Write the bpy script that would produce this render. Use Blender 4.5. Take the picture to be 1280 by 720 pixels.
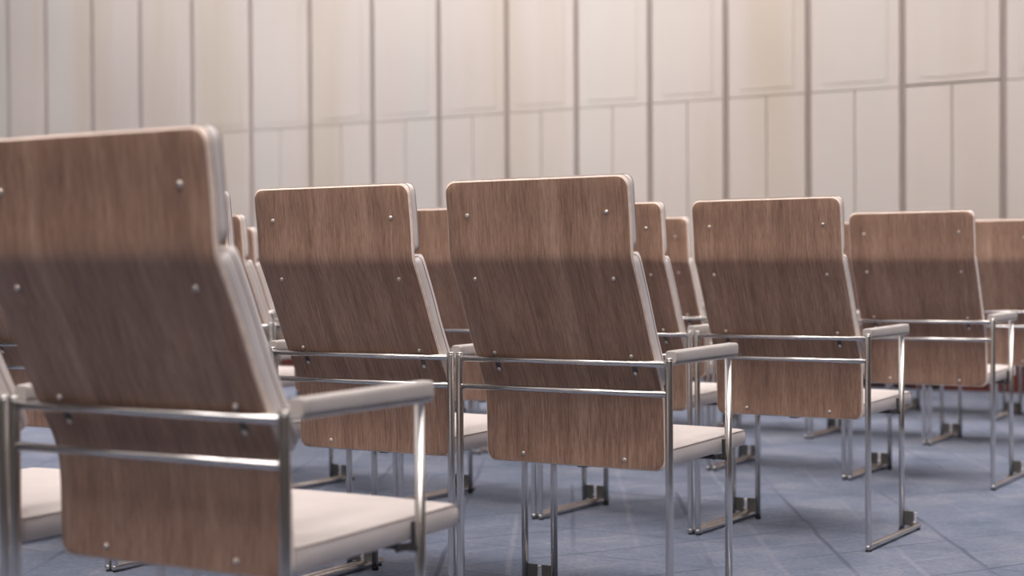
import bpy, math, random
from mathutils import Vector, Matrix
random.seed(7)
for o in list(bpy.data.objects): bpy.data.objects.remove(o)
C = bpy.context.scene.collection
S = bpy.context.scene

# ------------------------------------------------------------------ camera
TH, PI_, RO = 0.5554, -0.0135, -0.0059
F = Vector((-math.sin(TH)*math.cos(PI_), math.cos(TH)*math.cos(PI_), math.sin(PI_)))
R = Vector((math.cos(TH), math.sin(TH), 0)); U = R.cross(F)
R2 = R*math.cos(RO) + U*math.sin(RO); U2 = -R*math.sin(RO) + U*math.cos(RO)
cd = bpy.data.cameras.new('camera'); cam = bpy.data.objects.new('camera', cd); C.objects.link(cam)
m = Matrix.Identity(4)
for i in range(3):
    m[i][0] = R2[i]; m[i][1] = U2[i]; m[i][2] = -F[i]
m.translation = Vector((1.8132, -3.1309, 0.8533))
cam.matrix_world = m
cd.sensor_width = 36; cd.lens = 1948.95*36/1280; cd.clip_end = 60
cd.dof.use_dof = True; cd.dof.focus_distance = 3.9; cd.dof.aperture_fstop = 2.7
S.camera = cam

# ------------------------------------------------------------------ world, lights, exposure
w = bpy.data.worlds.new('world'); S.world = w; w.use_nodes = True
w.node_tree.nodes['Background'].inputs[0].default_value = (1.0, 0.93, 0.88, 1)
w.node_tree.nodes['Background'].inputs[1].default_value = 0.02
S.view_settings.view_transform = 'Standard'; S.view_settings.look = 'None'
S.view_settings.exposure = 0.0; S.view_settings.gamma = 1.0; S.view_settings.use_curve_mapping = False

X0, X1, Y0, Y1, H = -13.5, 5.0, -7.0, 7.42, 4.3
WARM = (1.0, 0.94, 0.905)
def area(x, y, sx, sy, power, col=WARM, z=H-0.06, spread=180, aim=(0, 0, -1)):
    l = bpy.data.lights.new('ceiling_and_fill_light', 'AREA'); l.shape = 'RECTANGLE'; l.size = sx; l.size_y = sy
    l.energy = power; l.color = col; l.spread = math.radians(spread)
    o = bpy.data.objects.new('ceiling_and_fill_light', l); C.objects.link(o); o.location = (x, y, z)
    o.rotation_euler = Vector(aim).to_track_quat('-Z', 'Y').to_euler()
DOWN, FRONT, UP, WASH = 23, 5, 15, 40
for ly in (-6.2, -4.6, -2.9, -1.4, 0.1, 1.6, 3.1):          # louvred downlights, turned towards the far wall
    for lx in (-9.6, -6.4, -3.2, 0.0, 3.2):
        area(lx, ly, 3.15, 0.85, DOWN, spread=58, aim=(-0.27, 0.33, -0.90))
        area(lx, ly+0.75, 3.15, 0.5, FRONT, spread=80, aim=(-0.15, -0.30, -0.92))  # added fill aimed back from the front, lifts the carpet under the chairs
        area(lx, ly+0.3, 2.6, 0.3, UP, z=H-1.1, aim=(0, 0, 1))            # added uplight, brightens the ceiling that the chair rails mirror
for lx in (-9.6, -6.4, -3.2, 0.0, 3.2):
    area(lx, 4.9, 3.1, 0.45, DOWN*1.8, spread=100, aim=(-0.15, -0.05, -0.98))  # extra row added to brighten the carpet under the far chairs
for lx, q in ((-10.5, 0.60), (-8.0, 0.8), (-5.5, 1.12), (-3.0, 1.08), (-0.5, 0.75), (2.5, 0.6)):   # wall washers along the far wall
    area(lx, 5.5, 2.4, 0.25, WASH*q, col=(1.0, 0.955, 0.925), aim=(0, 0.57, -0.82))

# ------------------------------------------------------------------ helpers
def srgb(r, g, b):
    f = lambda c: (c/255/12.92) if c/255 <= 0.04045 else ((c/255+0.055)/1.055)**2.4
    return (f(r), f(g), f(b), 1)
class Mat:
    def __init__(s, name):
        s.m = bpy.data.materials.new(name); s.m.use_nodes = True
        s.t = s.m.node_tree; s.b = s.t.nodes['Principled BSDF']
    def n(s, typ, **kw):
        nd = s.t.nodes.new(typ)
        for k, v in kw.items():
            if k.startswith('i_'):
                key = k[2:]; key = int(key) if key.isdigit() else key.replace('_', ' ')
                nd.inputs[key].default_value = v
            else: setattr(nd, k, v)
        return nd
    def l(s, a, b): s.t.links.new(a, b)
    def math(s, op, a, b=None, c=None):
        nd = s.t.nodes.new('ShaderNodeMath'); nd.operation = op
        for i, v in enumerate((a, b, c)):
            if v is None: continue
            if isinstance(v, (int, float)): nd.inputs[i].default_value = v
            else: s.l(v, nd.inputs[i])
        return nd.outputs[0]
    def ramp(s, fac, stops):
        r = s.t.nodes.new('ShaderNodeValToRGB'); e = r.color_ramp.elements
        while len(e) < len(stops): e.new(0.5)
        for q, (p, c) in zip(e, stops): q.position = p; q.color = c
        s.l(fac, r.inputs[0]); return r.outputs[0]
    def mix(s, fac, a, b, mode='MIX'):
        nd = s.t.nodes.new('ShaderNodeMix'); nd.data_type = 'RGBA'; nd.blend_type = mode
        for i, v in ((0, fac), (6, a), (7, b)):
            if isinstance(v, (int, float, tuple)): nd.inputs[i].default_value = v
            else: s.l(v, nd.inputs[i])
        return nd.outputs[2]
    def bump(s, h, strength, dist=0.001):
        nd = s.n('ShaderNodeBump', i_Strength=strength, i_Distance=dist); s.l(h, nd.inputs['Height'])
        s.l(nd.outputs[0], s.b.inputs['Normal'])
def plain(name, col, rough=0.5, metal=0.0, var=0.06, scale=40):
    k = Mat(name); tc = k.n('ShaderNodeTexCoord'); nz = k.n('ShaderNodeTexNoise', i_Scale=scale, i_Detail=3)
    k.l(tc.outputs['Object'], nz.inputs['Vector'])
    lo = tuple(c*(1-var) for c in col[:3])+(1,); hi = tuple(min(1, c*(1+var)) for c in col[:3])+(1,)
    k.l(k.ramp(nz.outputs[0], [(0.3, lo), (0.7, hi)]), k.b.inputs['Base Color'])
    k.b.inputs['Roughness'].default_value = rough; k.b.inputs['Metallic'].default_value = metal
    return k.m

def wood_mat():
    k = Mat('walnut_laminate'); tc = k.n('ShaderNodeTexCoord'); oi = k.n('ShaderNodeObjectInfo')
    off = k.n('ShaderNodeCombineXYZ'); k.l(k.math('MULTIPLY', oi.outputs['Random'], 37.0), off.inputs[0])
    k.l(k.math('MULTIPLY', oi.outputs['Random'], 11.0), off.inputs[2])
    add = k.n('ShaderNodeVectorMath', operation='ADD'); k.l(tc.outputs['Object'], add.inputs[0]); k.l(off.outputs[0], add.inputs[1])
    # slow sideways wander so the figure is not ruler straight
    def stretched(sx, sz, detail, dist=0.0, rough=0.6):
        mp = k.n('ShaderNodeMapping'); mp.inputs['Scale'].default_value = (sx, 0.0, sz); k.l(add.outputs[0], mp.inputs[0])
        nz = k.n('ShaderNodeTexNoise', i_Scale=1.0, i_Detail=detail, i_Roughness=rough, i_Distortion=dist)
        k.l(mp.outputs[0], nz.inputs['Vector']); return nz.outputs[0]
    bands = stretched(16, 0.7, 3, 0.3); grain = stretched(190, 12.0, 5, 0.3, 0.7); fine = stretched(480, 40, 3, 0.0, 0.7)
    fig = stretched(60, 8.0, 6, 1.4, 0.7)
    base = k.ramp(bands, [(0.30, srgb(147, 116, 99)), (0.5, srgb(165, 132, 113)), (0.72, srgb(185, 153, 133))])
    g = k.ramp(grain, [(0.36, (0.52, 0.50, 0.49, 1)), (0.52, (0.95, 0.95, 0.95, 1)), (0.72, (1.14, 1.14, 1.14, 1))])
    c = k.mix(0.72, base, g, 'MULTIPLY')
    g2 = k.ramp(fig, [(0.35, (0.80, 0.79, 0.78, 1)), (0.55, (1, 1, 1, 1)), (0.72, (1.16, 1.17, 1.17, 1))])
    c = k.mix(0.9, c, g2, 'MULTIPLY')
    g3 = k.ramp(fine, [(0.38, (0.72, 0.70, 0.70, 1)), (0.55, (1.04, 1.04, 1.04, 1))])
    c = k.mix(0.6, c, g3, 'MULTIPLY')
    k.l(c, k.b.inputs['Base Color']); k.b.inputs['Roughness'].default_value = 0.42
    k.b.inputs['Specular IOR Level'].default_value = 0.4
    k.bump(grain, 0.12, 0.0006); return k.m
def ply_mat():
    k = Mat('plywood_edge'); tc = k.n('ShaderNodeTexCoord'); nz = k.n('ShaderNodeTexNoise', i_Scale=60, i_Detail=3)
    k.l(tc.outputs['Object'], nz.inputs['Vector'])
    k.l(k.ramp(nz.outputs[0], [(0.3, srgb(214, 194, 180)), (0.7, srgb(232, 214, 201))]), k.b.inputs['Base Color'])
    k.b.inputs['Roughness'].default_value = 0.45; return k.m
def chrome_mat():
    k = Mat('brushed_chrome'); tc = k.n('ShaderNodeTexCoord'); nz = k.n('ShaderNodeTexNoise', i_Scale=25, i_Detail=4)
    k.l(tc.outputs['Object'], nz.inputs['Vector'])
    r = k.n('ShaderNodeMapRange', i_3=0.24, i_4=0.25); k.l(nz.outputs[0], r.inputs[0]); k.l(r.outputs[0], k.b.inputs['Roughness'])
    k.b.inputs['Base Color'].default_value = (0.71, 0.69, 0.675, 1); k.b.inputs['Metallic'].default_value = 1.0; return k.m
def leather_mat(name, a, b):
    k = Mat(name); tc = k.n('ShaderNodeTexCoord')
    nz = k.n('ShaderNodeTexNoise', i_Scale=9, i_Detail=4); vo = k.n('ShaderNodeTexVoronoi', i_Scale=650)
    k.l(tc.outputs['Object'], nz.inputs['Vector']); k.l(tc.outputs['Object'], vo.inputs['Vector'])
    k.l(k.ramp(nz.outputs[0], [(0.3, a), (0.7, b)]), k.b.inputs['Base Color'])
    k.b.inputs['Roughness'].default_value = 0.5; k.b.inputs['Specular IOR Level'].default_value = 0.35
    k.bump(vo.outputs[0], 0.15, 0.0004); return k.m

def carpet_mat():
    k = Mat('blue_grey_carpet'); tc = k.n('ShaderNodeTexCoord'); P = tc.outputs['Object']
    sep = k.n('ShaderNodeSeparateXYZ'); 
    wob = k.n('ShaderNodeTexNoise', i_Scale=2.5, i_Detail=3); k.l(P, wob.inputs['Vector'])
    k.l(P, sep.inputs[0]); x, y = sep.outputs[0], sep.outputs[1]
    wv = k.math('MULTIPLY', k.math('SUBTRACT', wob.outputs[0], 0.5), 0.035)
    hh = 0.386
    def fam(cx, cy, off, half, seed):
        v = k.math('ADD', k.math('ADD', k.math('MULTIPLY', x, cx), k.math('MULTIPLY', y, cy)), wv)
        v = k.math('SUBTRACT', v, off)
        q = k.math('DIVIDE', v, hh); fr = k.math('SUBTRACT', q, k.math('ROUND', q))
        d = k.math('MULTIPLY', k.math('ABSOLUTE', fr), hh)
        mr = k.n('ShaderNodeMapRange', interpolation_type='SMOOTHSTEP', i_1=half*0.35, i_2=half, i_3=1.0, i_4=0.0); k.l(d, mr.inputs[0])
        nz = k.n('ShaderNodeTexNoise', noise_dimensions='4D', i_Scale=1.7, i_Detail=2, i_W=seed); k.l(P, nz.inputs['Vector'])
        s2 = k.n('ShaderNodeMapRange', i_1=0.40, i_2=0.58, i_3=0.08, i_4=1.0); k.l(nz.outputs[0], s2.inputs[0])
        return k.math('MULTIPLY', mr.outputs[0], s2.outputs[0])
    s = 0.8660254
    dark = k.math('MAXIMUM', fam(s, 0.5, 0.04, 0.010, 1.0), k.math('MAXIMUM', fam(-s, 0.5, 0.85, 0.008, 4.0), fam(0.0, 1.0, 0.12, 0.008, 8.0)))
    light = k.math('MAXIMUM', fam(s, 0.5, 0.04+hh*0.5, 0.012, 11.0), fam(-s, 0.5, 0.85+hh*0.5, 0.009, 14.0))
    mott = k.n('ShaderNodeTexNoise', i_Scale=3.2, i_Detail=6, i_Roughness=0.65); k.l(P, mott.inputs['Vector'])
    mp = k.n('ShaderNodeMapping'); mp.inputs['Scale'].default_value = (14, 55, 1); mp.inputs['Rotation'].default_value = (0, 0, -0.3); k.l(P, mp.inputs[0])
    stre = k.n('ShaderNodeTexNoise', i_Scale=1.0, i_Detail=5, i_Roughness=0.7); k.l(mp.outputs[0], stre.inputs['Vector'])
    pile = k.n('ShaderNodeTexNoise', i_Scale=420, i_Detail=2); k.l(P, pile.inputs['Vector'])
    c = k.ramp(mott.outputs[0], [(0.32, srgb(80, 90, 108)), (0.5, srgb(99, 106, 124)), (0.68, srgb(118, 121, 134))])
    c = k.mix(0.7, c, k.ramp(stre.outputs[0], [(0.33, (0.76, 0.77, 0.79, 1)), (0.5, (1, 1, 1, 1)), (0.7, (1.18, 1.17, 1.16, 1))]), 'MULTIPLY')
    clump = k.n('ShaderNodeTexNoise', i_Scale=70, i_Detail=5, i_Roughness=0.8); k.l(P, clump.inputs['Vector'])
    c = k.mix(0.9, c, k.ramp(clump.outputs[0], [(0.34, (0.66, 0.67, 0.70, 1)), (0.5, (1.02, 1.02, 1.02, 1)), (0.66, (1.42, 1.41, 1.38, 1))]), 'MULTIPLY')
    c = k.mix(0.8, c, k.ramp(pile.outputs[0], [(0.3, (0.72, 0.72, 0.72, 1)), (0.7, (1.22, 1.22, 1.22, 1))]), 'MULTIPLY')
    c = k.mix(k.math('MULTIPLY', light, 0.16), c, srgb(176, 172, 176))
    c = k.mix(k.math('MULTIPLY', dark, 0.75), c, srgb(62, 68, 88))
    k.l(c, k.b.inputs['Base Color']); k.b.inputs['Roughness'].default_value = 0.95
    k.b.inputs['Specular IOR Level'].default_value = 0.1; k.b.inputs['Sheen Weight'].default_value = 0.15
    k.bump(k.math('SUBTRACT', pile.outputs[0], k.math('MULTIPLY', dark, 1.5)), 0.6, 0.003); return k.m

def panel_mat():
    k = Mat('pale_wall_panel'); tc = k.n('ShaderNodeTexCoord')
    mp = k.n('ShaderNodeMapping'); mp.inputs['Scale'].default_value = (1.6, 1, 0.15); k.l(tc.outputs['Object'], mp.inputs[0])
    nz = k.n('ShaderNodeTexNoise', i_Scale=1.0, i_Detail=3); k.l(mp.outputs[0], nz.inputs['Vector'])
    k.l(k.ramp(nz.outputs[0], [(0.32, srgb(206, 194, 180)), (0.5, srgb(214, 204, 198)), (0.68, srgb(212, 207, 201))]), k.b.inputs['Base Color'])
    k.b.inputs['Roughness'].default_value = 0.55; return k.m

WOOD, PLY, CHROME = wood_mat(), ply_mat(), chrome_mat()
SEATM = leather_mat('cream_leather', srgb(188, 180, 177), srgb(197, 189, 186))
BACKM = leather_mat('pale_grey_leather', srgb(203, 195, 193), srgb(213, 206, 204))
ARMM = leather_mat('arm_pad_leather', srgb(168, 161, 158), srgb(180, 173, 170))
PIPE = plain('piping_thread', srgb(128, 112, 108), 0.6)
DARK = plain('dark_steel', srgb(84, 82, 82), 0.4, 0.6)
PLATE = plain('coupling_steel', srgb(120, 118, 112), 0.42, 0.9)
RUBBER = plain('black_rubber', srgb(32, 30, 30), 0.7)
SCREWM = plain('steel_screw', srgb(225, 218, 212), 0.38, 1.0)

def mesh_obj(name, verts, faces, mats, parent=None, smooth=True, mi=None, flat=None):
    me = bpy.data.meshes.new(name); me.from_pydata([tuple(v) for v in verts], [], faces)
    if not isinstance(mats, (list, tuple)): mats = [mats]
    for q in mats: me.materials.append(q)
    for i, p in enumerate(me.polygons):
        p.use_smooth = smooth if flat is None else (not flat[i])
        if mi: p.material_index = mi[i]
    me.validate(); me.update()
    o = bpy.data.objects.new(name, me); C.objects.link(o)
    if parent: o.parent = parent
    return o
class MB:
    """collects shapes into one mesh"""
    def __init__(s): s.v = []; s.f = []; s.sm = []
    def add(s, v, f, smooth=True):
        b = len(s.v); s.v += [Vector(q) for q in v]; s.f += [tuple(b+i for i in q) for q in f]; s.sm += [smooth]*len(f)
    def tube(s, pts, r, seg=16, dome=0.0, closed=False):
        pts = [Vector(p) for p in pts]; n = len(pts); rings = []
        prev = None
        path = []
        for i, p in enumerate(pts):
            if closed: t = (pts[(i+1) % n]-pts[i-1])
            else: t = (pts[min(i+1, n-1)]-pts[max(i-1, 0)])
            path.append((p, t.normalized()))
        radii = [r]*n
        if not closed:                       # rounded ends
            a, ta = path[0]; b, tb = path[-1]; k = 5
            pre = [(a - ta*dome*math.sin(j/k*math.pi/2), ta, max(r*math.cos(j/k*math.pi/2), r*0.03)) for j in range(k, 0, -1)] if dome else []
            post = [(b + tb*dome*math.sin(j/k*math.pi/2), tb, max(r*math.cos(j/k*math.pi/2), r*0.03)) for j in range(1, k+1)] if dome else []
            seq = pre + [(p, t, r) for p, t in path] + post
        else: seq = [(p, t, r) for p, t in path]
        v = []; up = None
        for p, t, rr in seq:
            if up is None:
                up = Vector((0, 0, 1)) if abs(t.z) < 0.9 else Vector((0, 1, 0))
            up = (up - t*up.dot(t)).normalized(); sd = t.cross(up)
            for j in range(seg):
                a = 2*math.pi*j/seg; v.append(p + (up*math.cos(a)+sd*math.sin(a))*rr)
        f = []; m_ = len(seq)
        for i in range(m_ if closed else m_-1):
            for j in range(seg):
                a = i*seg+j; b = i*seg+(j+1) % seg; c = ((i+1) % m_)*seg+(j+1) % seg; d = ((i+1) % m_)*seg+j
                f.append((a, d, c, b))
        s.add(v, f)
        if not closed:
            base = len(s.v)-len(v)
            s.f.append(tuple(base+j for j in range(seg))); s.sm.append(False)
            s.f.append(tuple(base+(m_-1)*seg+j for j in reversed(range(seg)))); s.sm.append(False)
    def box(s, x0, x1, y0, y1, z0, z1, c=0.0, smooth=False):
        """box with chamfered edges of width c"""
        cx, cy, cz = (x0+x1)/2, (y0+y1)/2, (z0+z1)/2; hx, hy, hz = (x1-x0)/2, (y1-y0)/2, (z1-z0)/2
        if c <= 0:
            v = [(cx+i*hx, cy+j*hy, cz+k*hz) for i in (-1, 1) for j in (-1, 1) for k in (-1, 1)]
            s.add(v, [(0,1,3,2),(4,6,7,5),(0,4,5,1),(2,3,7,6),(0,2,6,4),(1,5,7,3)], smooth); return
        idx = {}; v = []
        for i in (-1, 1):
            for j in (-1, 1):
                for k in (-1, 1):
                    for ax in range(3):
                        q = [i*(hx-(0 if ax == 0 else c)), j*(hy-(0 if ax == 1 else c)), k*(hz-(0 if ax == 2 else c))]
                        idx[(i, j, k, ax)] = len(v); v.append((cx+q[0], cy+q[1], cz+q[2]))
        f = []
        for a in (-1, 1):
            o = [(-1,-1), (1,-1), (1,1), (-1,1)]
            f.append([idx[(a, j, k, 0)] for j, k in o]); f.append([idx[(j, a, k, 1)] for j, k in o]); f.append([idx[(j, k, a, 2)] for j, k in o])
            for b in (-1, 1):
                f.append([idx[(a, b, -1, 0)], idx[(a, b, 1, 0)], idx[(a, b, 1, 1)], idx[(a, b, -1, 1)]])
                f.append([idx[(a, -1, b, 0)], idx[(a, 1, b, 0)], idx[(a, 1, b, 2)], idx[(a, -1, b, 2)]])
                f.append([idx[(-1, a, b, 1)], idx[(1, a, b, 1)], idx[(1, a, b, 2)], idx[(-1, a, b, 2)]])
                for d in (-1, 1): f.append([idx[(a, b, d, 0)], idx[(a, b, d, 1)], idx[(a, b, d, 2)]])
        # orient outwards
        out = []
        cc = Vector((cx, cy, cz)); vv = [Vector(q) for q in v]
        for q in f:
            n = (vv[q[1]]-vv[q[0]]).cross(vv[q[2]]-vv[q[1]]); mid = sum((vv[i] for i in q), Vector())/len(q)
            out.append(tuple(q) if n.dot(mid-cc) > 0 else tuple(reversed(q)))
        s.add(v, out, smooth)
    def prism(s, poly, axis, a, b):
        """poly in the two other axes, extruded from a to b"""
        n = len(poly)
        def P(q, t):
            return {0: (t, q[0], q[1]), 1: (q[0], t, q[1]), 2: (q[0], q[1], t)}[axis]
        v = [P(q, a) for q in poly]+[P(q, b) for q in poly]
        f = [tuple(range(n)), tuple(reversed(range(n, 2*n)))]+[(i, (i+1) % n, n+(i+1) % n, n+i) for i in range(n)]
        s.add(v, f, False)
    def build(s, name, mat, parent=None):
        return mesh_obj(name, s.v, s.f, mat, parent, flat=[not q for q in s.sm])

# ------------------------------------------------------------------ the room
def struct(o): o['kind'] = 'structure'; return o
CARPET, PANEL = carpet_mat(), panel_mat()
PAINT = plain('wall_paint', srgb(92, 84, 78), 0.8, 0, 0.03, 3)
CEILM = plain('ceiling_paint', srgb(222, 217, 213), 0.9, 0, 0.03, 3)
GROOVE = plain('groove_metal', srgb(186, 173, 167), 0.5, 0.0)
b = MB(); b.box(X0, X1, Y0, Y1+0.2, -0.1, 0.0); struct(b.build('floor', CARPET))
b = MB(); b.box(X0, X1, Y0, Y1+0.2, H, H+0.1); struct(b.build('ceiling', CEILM))
b = MB(); b.box(X0-0.1, X0, Y0, Y1+0.2, 0, H); struct(b.build('wall_left', PAINT))
b = MB(); b.box(X1, X1+0.1, Y0, Y1+0.2, 0, H); struct(b.build('wall_right', PAINT))
b = MB(); b.box(X0-0.1, X1+0.1, Y0-0.1, Y0, 0, H); struct(b.build('wall_front', PAINT))
# far wall: a row of tall panels between upright profiles
lines = [-0.8808, -1.5634, -2.2471, -2.8824, -3.5033, -4.1395, -4.7753, -5.4316, -6.1086, -6.7802, -7.4517, -8.1495, -8.8029, -9.4347, -10.0735, -10.6128]
while lines[-1] > X0+0.7: lines.append(lines[-1]-0.655)
lines = lines[::-1]
while lines[-1] < X1-0.7: lines.append(lines[-1]+0.665)
ZS = 2.078
b = MB(); b.box(X0, X1, Y1+0.06, Y1+0.2, 0, H)
edges = [X0]+lines+[X1]
for a, c in zip(edges[:-1], edges[1:]):
    g = 0.022; a2, c2 = a+g, c-g; mid = (a2+c2)/2
    b.box(a2, mid-0.003, Y1, Y1+0.06, 0.0, ZS-0.004, 0.004)
    b.box(mid+0.003, c2, Y1, Y1+0.06, 0.0, ZS-0.004, 0.004)
    b.box(a2, c2, Y1+0.003, Y1+0.06, ZS+(0.010 if a > -1.6 and a < -1.0 else 0.002), H, 0.002)
    b.box(a2+0.085, c2-0.085, Y1-0.001, Y1+0.004, ZS+0.05, H-0.05, 0.004)
struct(b.build('wall_back', PANEL))
for i, x in enumerate(lines):
    b = MB(); b.box(x-0.020, x+0.020, Y1+0.025, Y1+0.06, 0.2, H, 0.003); b.box(x-0.005, x+0.005, Y1+0.012, Y1+0.025, 0.2, H, 0.001)
    struct(b.build('trim_%d' % (i+1), GROOVE))
MAHOG = plain('dark_red_wood', srgb(92, 44, 32), 0.35, 0, 0.2, 6)
b = MB(); b.box(X0, X1, Y1-0.03, Y1, 0.0, 0.24, 0.004); struct(b.build('baseboard_back', MAHOG))
v = bpy.data.objects.new('floor_vent', None); C.objects.link(v); v.location = (-1.85, Y1-0.03, 0.02)
v['label'] = 'long black vent grille at floor level in the dark red baseboard'; v['category'] = 'vent'
b = MB(); b.box(-0.36, 0.36, -0.012, 0.0, 0.0, 0.17, 0.003); b.build('frame', RUBBER, v)
b = MB()
for i in range(6): b.box(-0.34, 0.34, -0.018, -0.012, 0.02+i*0.024, 0.032+i*0.024, 0.001)
b.build('grille', RUBBER, v)
v = bpy.data.objects.new('floor_socket', None); C.objects.link(v); v.location = (-1.335, Y1-0.03, 0.02)
v['label'] = 'small black socket box on the dark red baseboard beside the vent'; v['category'] = 'socket'
b = MB(); b.box(-0.045, 0.045, -0.03, 0.0, 0.0, 0.12, 0.004); b.build('box', RUBBER, v)
b = MB(); b.tube([(0, -0.03, 0.06), (0, -0.034, 0.06)], 0.018, 16, 0.001); b.build('socket_face', DARK, v)

# ------------------------------------------------------------------ the chair
A = 0.28            # rear leg offset
HT, HU, HL = 0.6464, 0.6337, 0.5668
PROF = [(-0.1180, 1.053), (-0.1150, 1.0207), (-0.1080, 0.9667), (-0.1043, 0.9283), (-0.1020, 0.8950), (-0.0975, 0.8680), (-0.0835, 0.8405),
        (-0.0506, 0.7736), (-0.0165, 0.6967), (0.0100, 0.6439), (0.0270, 0.6114), (0.0430, 0.5801), (0.0528, 0.5500), (0.0565, 0.5200), (0.0586, 0.4559), (0.0598, 0.3840)]
def catmull(P, per=6):
    out = []
    for i in range(len(P)-1):
        p0 = P[max(i-1, 0)]; p1 = P[i]; p2 = P[i+1]; p3 = P[min(i+2, len(P)-1)]
        for j in range(per):
            t = j/per
            out.append(tuple(0.5*((2*p1[k])+(-p0[k]+p2[k])*t+(2*p0[k]-5*p1[k]+4*p2[k]-p3[k])*t*t+(-p0[k]+3*p1[k]-3*p2[k]+p3[k])*t**3) for k in (0, 1)))
    out.append(P[-1]); return out
CUR = catmull(PROF, 8)
ARC = [0]
for a, c in zip(CUR[:-1], CUR[1:]): ARC.append(ARC[-1]+math.hypot(c[0]-a[0], c[1]-a[1]))
LEN = ARC[-1]
def at_s(s, d=0.0):
    """point on the shell's back face at arc s (from the top), moved d forwards along the normal"""
    s = min(max(s, 0), LEN)
    i = 0
    while i < len(ARC)-2 and ARC[i+1] < s: i += 1
    t = (s-ARC[i])/(ARC[i+1]-ARC[i])
    y = CUR[i][0]+(CUR[i+1][0]-CUR[i][0])*t; z = CUR[i][1]+(CUR[i+1][1]-CUR[i][1])*t
    j0, j1 = max(i-1, 0), min(i+2, len(CUR)-1)
    ty, tz = CUR[j1][0]-CUR[j0][0], CUR[j1][1]-CUR[j0][1]; L = math.hypot(ty, tz)
    return y + d*(-tz/L), z + d*(ty/L)
def s_of_z(z):
    for i in range(len(CUR)-1):
        if CUR[i][1] >= z >= CUR[i+1][1]: return ARC[i]+(ARC[i+1]-ARC[i])*(CUR[i][1]-z)/(CUR[i][1]-CUR[i+1][1])
T = 0.011; WSH = 0.2415; RC = 0.026
def shell(parent):
    ss = [RC*(1-math.cos(i/8*math.pi/2)) for i in range(8)]
    n = 64; ss += [RC+(LEN-2*RC)*i/n for i in range(n+1)]; ss += [LEN-q for q in reversed(ss[:8])]
    cols = 10; c = 0.0034
    def hw(s):
        e = min(s, LEN-s); return WSH if e >= RC else WSH-RC+math.sqrt(max(RC*RC-(RC-e)**2, 0))
    V = []; idx = {}
    for lay, (d, shrink) in enumerate(((0, 1), (c, 0), (T-c, 0), (T, 1))):
        for i, s in enumerate(ss):
            h = hw(s); s2 = s
            if shrink: h = h-c; s2 = c+s*(LEN-2*c)/LEN
            y, z = at_s(s2, d)
            for j in range(cols+1):
                if lay in (1, 2) and 0 < i < len(ss)-1 and 0 < j < cols: continue
                idx[(lay, i, j)] = len(V); V.append((-h+2*h*j/cols, y, z))
    Fs = []; mi = []; fl = []
    N = len(ss)-1
    for i in range(N):
        for j in range(cols):
            Fs.append((idx[(0,i,j)], idx[(0,i+1,j)], idx[(0,i+1,j+1)], idx[(0,i,j+1)])); mi.append(0); fl.append(False)
            Fs.append((idx[(3,i,j)], idx[(3,i,j+1)], idx[(3,i+1,j+1)], idx[(3,i+1,j)])); mi.append(0); fl.append(False)
    per = [(0, j) for j in range(cols)]+[(i, cols) for i in range(N)]+[(N, j) for j in range(cols, 0, -1)]+[(i, 0) for i in range(N, 0, -1)]
    for lay in range(3):
        for q in range(len(per)):
            a, d = per[q], per[(q+1) % len(per)]
            Fs.append((idx[(lay,)+a], idx[(lay,)+d], idx[(lay+1,)+d], idx[(lay+1,)+a])); mi.append(1); fl.append(True)
    return mesh_obj('backrest_shell', V, Fs, [WOOD, PLY], parent, mi=mi, flat=fl)
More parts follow.
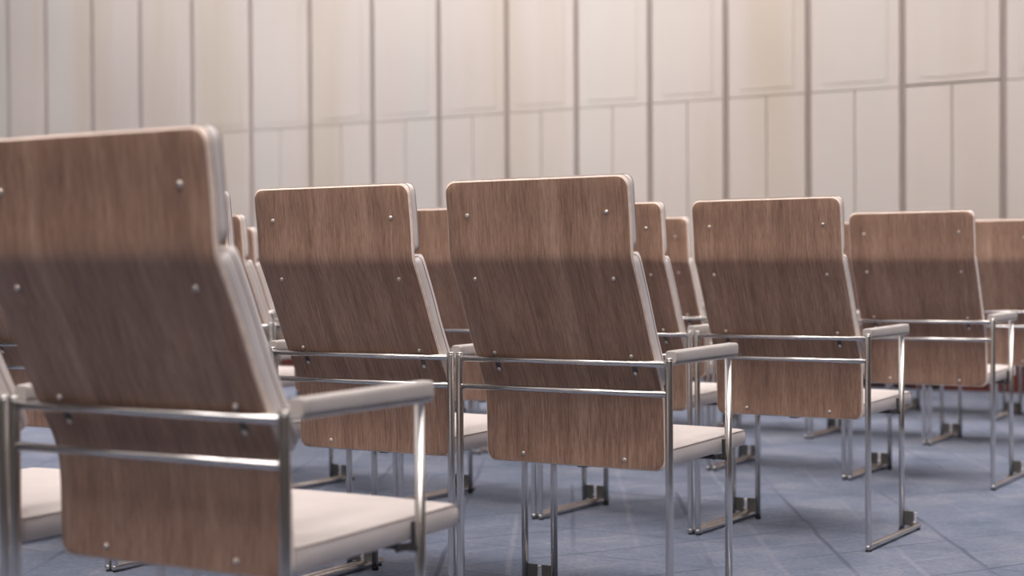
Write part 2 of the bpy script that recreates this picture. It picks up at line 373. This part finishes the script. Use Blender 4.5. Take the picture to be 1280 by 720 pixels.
def cushion(name, fn, L, W, thick, mat, parent, edge=0.010, keep=0.62, crown=0.006, pipes=True, rc=0.02, front=None):
    """upholstered pad: fn(s, d) -> (y, z) along its length; boxed side with a softened rim"""
    def steps(Ln):
        if front and Ln == L: return [edge*q for q in (0, 0.12, 0.3, 0.6, 1.0)]+[edge+(Ln-edge-front[0])*i/14 for i in range(1, 15)]+[Ln-front[0]*q for q in (0.8, 0.6, 0.4, 0.25, 0.12, 0.04, 0)]
        e = [edge*q for q in (0, 0.12, 0.3, 0.6, 1.0)]; n = 16
        return e+[edge+(Ln-2*edge)*i/n for i in range(1, n)]+[Ln-q for q in reversed(e)]
    def rd(e):
        if e >= edge: return 1.0
        return keep+(1-keep)*math.sqrt(max(0, 1-((edge-e)/edge)**2))
    ss = steps(L); us = steps(1.0*2*W)
    V = []; idx = {}
    for lay in (0, 1):
        for i, s in enumerate(ss):
            e = min(s, L-s); fr = 1.0
            if front and L-s < front[0]: fr = front[1]+(1-front[1])*math.sqrt(1-((front[0]-(L-s))/front[0])**2)
            h = W if e >= rc else W-rc+math.sqrt(max(rc*rc-(rc-e)**2, 0))
            for j, u in enumerate(us):
                x = (u/W-1)*h; ex = min(u, 2*W-u)
                k = rd(e)*rd(ex)/1.0
                k = min(max(k, min(rd(e), rd(ex))), fr)
                cr = crown*math.sin(math.pi*s/L)**0.5*math.sin(math.pi*u/(2*W))**0.5 if lay else 0
                d = thick*k+cr if lay else thick*(1-k)*(0.5 if front else 0.35)
                y, z = fn(s, d); idx[(lay, i, j)] = len(V); V.append(Vector((x, y, z)))
    Fs = []; N, M = len(ss)-1, len(us)-1
    for i in range(N):
        for j in range(M):
            Fs.append((idx[(0,i,j)], idx[(0,i+1,j)], idx[(0,i+1,j+1)], idx[(0,i,j+1)]))
            Fs.append((idx[(1,i,j)], idx[(1,i,j+1)], idx[(1,i+1,j+1)], idx[(1,i+1,j)]))
    per = [(0, j) for j in range(M)]+[(i, M) for i in range(N)]+[(N, j) for j in range(M, 0, -1)]+[(i, 0) for i in range(N, 0, -1)]
    for q in range(len(per)):
        a, d = per[q], per[(q+1) % len(per)]
        Fs.append((idx[(0,)+a], idx[(0,)+d], idx[(1,)+d], idx[(1,)+a]))
    o = mesh_obj(name, V, Fs, mat, parent)
    if pipes:
        b = MB()
        for lay in pipes:
            b.tube([V[idx[(lay,)+a]] for a in per], 0.0011, 6, closed=True)
        b.build('piping', PIPE, o)
    return o

def make_chair():
    root = bpy.data.objects.new('conference_chair', None); C.objects.link(root)
    root['category'] = 'chair'
    sh = shell(root)
    for (x, z) in ((0.1832, 0.973), (0.1832, 0.8257), (0.1832, 0.6490), (0.1832, 0.6096), (0.1366, 0.4064)):
        for sx in (-1, 1):
            s = s_of_z(z); y, zz = at_s(s, 0); y2, z2 = at_s(s, -0.0014)
            b = MB(); b.tube([(sx*x, *at_s(s, 0.001)), (sx*x, y2, z2)], 0.0052, 14, 0.0034); b.build('screw', SCREWM, sh)
    for sx in (-1, 1):      # saddle clamp that ties the upper rail to the shell
        b = MB(); x = sx*0.1832
        s0, s1 = s_of_z(0.638), s_of_z(0.6075)
        pts = [at_s(s0+(s1-s0)*i/6, 0.0) for i in range(7)]+[at_s(s1+(s0-s1)*i/6, -0.0018) for i in range(7)]
        b.prism(pts, 0, x-0.006, x+0.006); b.box(x-0.007, x+0.007, 0.004, 0.014, HU-0.005, HU+0.005)
        b.build('rail_clamp', DARK, sh)
    # upholstery
    st = s_of_z(0.885)
    cushion('headrest_cushion', lambda s, d: at_s(s+0.0, T+0.0005+d) if True else None, st, 0.236, 0.031, BACKM, root, edge=0.012, keep=0.72, crown=0.004, pipes=(0, 1))
    sa, sb = s_of_z(0.866), s_of_z(0.565)
    cushion('back_cushion', lambda s, d: at_s(sa+s, T+0.0005+d), sb-sa, 0.236, 0.050, BACKM, root, edge=0.018, keep=0.55, crown=0.004, pipes=(1,))
    Ls = 0.472
    def seat_fn(s, d): return 0.078+s, 0.390+0.008*s/Ls+d
    cushion('seat_cushion', seat_fn, Ls, 0.232, 0.043, SEATM, root, edge=0.012, keep=0.90, crown=0.007, pipes=(1,), rc=0.020, front=(0.042, 0.22))
    # under-seat steelwork
    b = MB()
    for sx in (-1, 1):
        b.box(sx*0.226-0.004, sx*0.226+0.004, 0.355, 0.40, 0.380, 0.391, 0.001)
        b.box(sx*0.2365-0.003, sx*0.2365+0.003, 0.387, 0.392, 0.380, 0.428, 0.001)
    b.tube([(-0.248, 0.3936, 0.382), (0.248, 0.3936, 0.382)], 0.006, 12); b.box(-0.012, 0.012, 0.10, 0.392, 0.376, 0.389, 0.001)
    b.build('seat_support', DARK, root)
    FX = A-0.0317; FY = 0.3936
    for sx in (-1, 1):
        b = MB(); b.tube([(sx*A, 0, 0.014), (sx*A, 0, HT)], 0.0090, 18, 0.003)
        b.tube([(sx*A, 0, HT-0.006), (sx*A, 0, HT-0.004)], 0.0097, 18, 0.001); b.build('rear_leg', CHROME, root)
        b = MB(); b.tube([(sx*FX, FY, 0.010), (sx*FX, FY, 0.6290)], 0.0090, 18); fl_ = b.build('front_leg', CHROME, root)
        b = MB(); b.tube([(sx*FX, FY, 0.0), (sx*FX, FY, 0.012)], 0.0098, 18, 0.0); b.build('glide', RUBBER, fl_)
        b = MB(); b.tube([(sx*A, -0.001, 0.0135), (sx*A, 0.461, 0.0135)], 0.0095, 18, 0.0095); rl = b.build('floor_rail', CHROME, root)
        for gy in (0.004, 0.452):
            b = MB(); b.tube([(sx*A, gy, 0.0), (sx*A, gy, 0.0055)], 0.0095, 14, 0.0); b.build('glide', RUBBER, rl)
        b = MB(); xi, xo = FX+0.004, A+0.0065
        b.box(*sorted((sx*xi, sx*xo)), FY-0.002, FY+0.002, 0.0215, 0.068, 0.0008); b.build('coupling_plate', PLATE, root)
        # armrest: pad on a flat steel bar with a gusset to the back rail
        b = MB(); 
        xa, xb = sorted((sx*(A-0.008), sx*(A-0.037)))
        arm = mesh_arm(xa, xb, root)
        b = MB(); b.box(*sorted((sx*(A-0.010), sx*(A-0.041))), 0.012, 0.403, 0.6290, 0.6345, 0.001)
        b.prism([(sx*(A-0.008), 0.004), (sx*(A-0.041), 0.020), (sx*(A-0.050), -0.001), (sx*(A-0.075), -0.003), (sx*(A-0.008), -0.003)], 2, 0.6335, 0.6375)
        b.build('arm_bar', CHROME, arm)
    b = MB(); b.tube([(A+0.0125, FY, 0.030), (A+0.0125, FY, 0.062)], 0.0022, 10); b.tube([(A+0.0125, FY, 0.061), (A+0.0125, FY, 0.0645)], 0.0058, 14, 0.001)
    b.tube([(A+0.002, FY, 0.034), (A+0.0125, FY, 0.034)], 0.0022, 10)
    b.build('coupling_pin', SCREWM, root)
    for z in (HU, HL):
        b = MB(); b.tube([(-A+0.004, 0, z), (A-0.004, 0, z)], 0.0071, 18); b.build('back_rail', CHROME, root)
    return root
def mesh_arm(xa, xb, root):
    # rounded rectangular pad section swept from back to front
    w2, cx = (xb-xa)/2, (xa+xb)/2; y0, y1, z0, z1 = 0.056, 0.404, 0.6345, 0.6610
    cz, hz = (z0+z1)/2, (z1-z0)/2; st = []
    for i, k in ((0, 0.80), (0.001, 0.88), (0.003, 0.95), (0.007, 1.0)): st.append((y0+i, k))
    st += [(y0+(y1-y0)*q/8, 1.0) for q in range(1, 8)]+[(y1-i, k) for i, k in ((0.007, 1.0), (0.003, 0.95), (0.001, 0.88), (0, 0.80))]
    sec = []
    rx, rz = 0.007, 0.006
    for cxs, czs, a0 in ((1, 1, 0), (-1, 1, 90), (-1, -1, 180), (1, -1, 270)):
        for q in range(5):
            a = math.radians(a0+q*22.5); sec.append((cxs*(w2-rx)+rx*math.cos(a), czs*(hz-rz)+rz*math.sin(a)))
    n = len(sec); V = []; Fs = []
    for y, k in st:
        for sx_, sz_ in sec: V.append((cx+sx_*(1-(1-k)*0.35), y, z0+(cz-z0+sz_)*(1-(1-k)*0.4)*(1+0.16*(y-y0)/(y1-y0))))
    for i in range(len(st)-1):
        for j in range(n): Fs.append((i*n+j, i*n+(j+1) % n, (i+1)*n+(j+1) % n, (i+1)*n+j))
    Fs.append(tuple(reversed(range(n)))); Fs.append(tuple((len(st)-1)*n+j for j in range(n)))
    return mesh_obj('armrest', V, Fs, ARMM, root, flat=[False]*(len(Fs)-2)+[True]*2)

proto = make_chair()
def copy_tree(o, parent=None):
    c = o.copy(); C.objects.link(c); c.parent = parent
    for ch in list(o.children): copy_tree(ch, c)
    return c
ROWS = [  # y, x offset of the right-hand chair, turn, how many chairs
    (-1.398, 0.0662, 0.0182, 2), (0.0, 0.0, 0.0, 4), (1.361, -0.0093, -0.0167, 5), (2.813, -0.0242, -0.0006, 7), (4.143, -0.1079, 0.0, 9), (5.50, -0.15, 0.0, 5)]
SKIP = set()
PITCH = 0.586
rown = ['nearest row', 'second row', 'third row', 'fourth row', 'fifth row', 'farthest row']
coln = ['at the right-hand end of', 'second from the right in', 'third from the right in', 'fourth from the right in', 'fifth from the right in', 'sixth from the right in', 'seventh from the right in', 'eighth from the right in', 'ninth from the right in']
first = True
for r, (yy, xx, tw, n) in enumerate(ROWS):
    for k in range(n):
        if (r, k) in SKIP: continue
        if first: o = proto; first = False
        else: o = copy_tree(proto)
        o.location = (xx-PITCH*k*math.cos(tw), yy-PITCH*k*math.sin(tw), 0); o.rotation_euler = (0, 0, tw)
        o['label'] = 'walnut-backed chrome armchair with pale cushions, %s the %s' % (coln[k], rown[r])
        o['category'] = 'chair'; o['group'] = 'chrome and walnut chairs set out in rows'
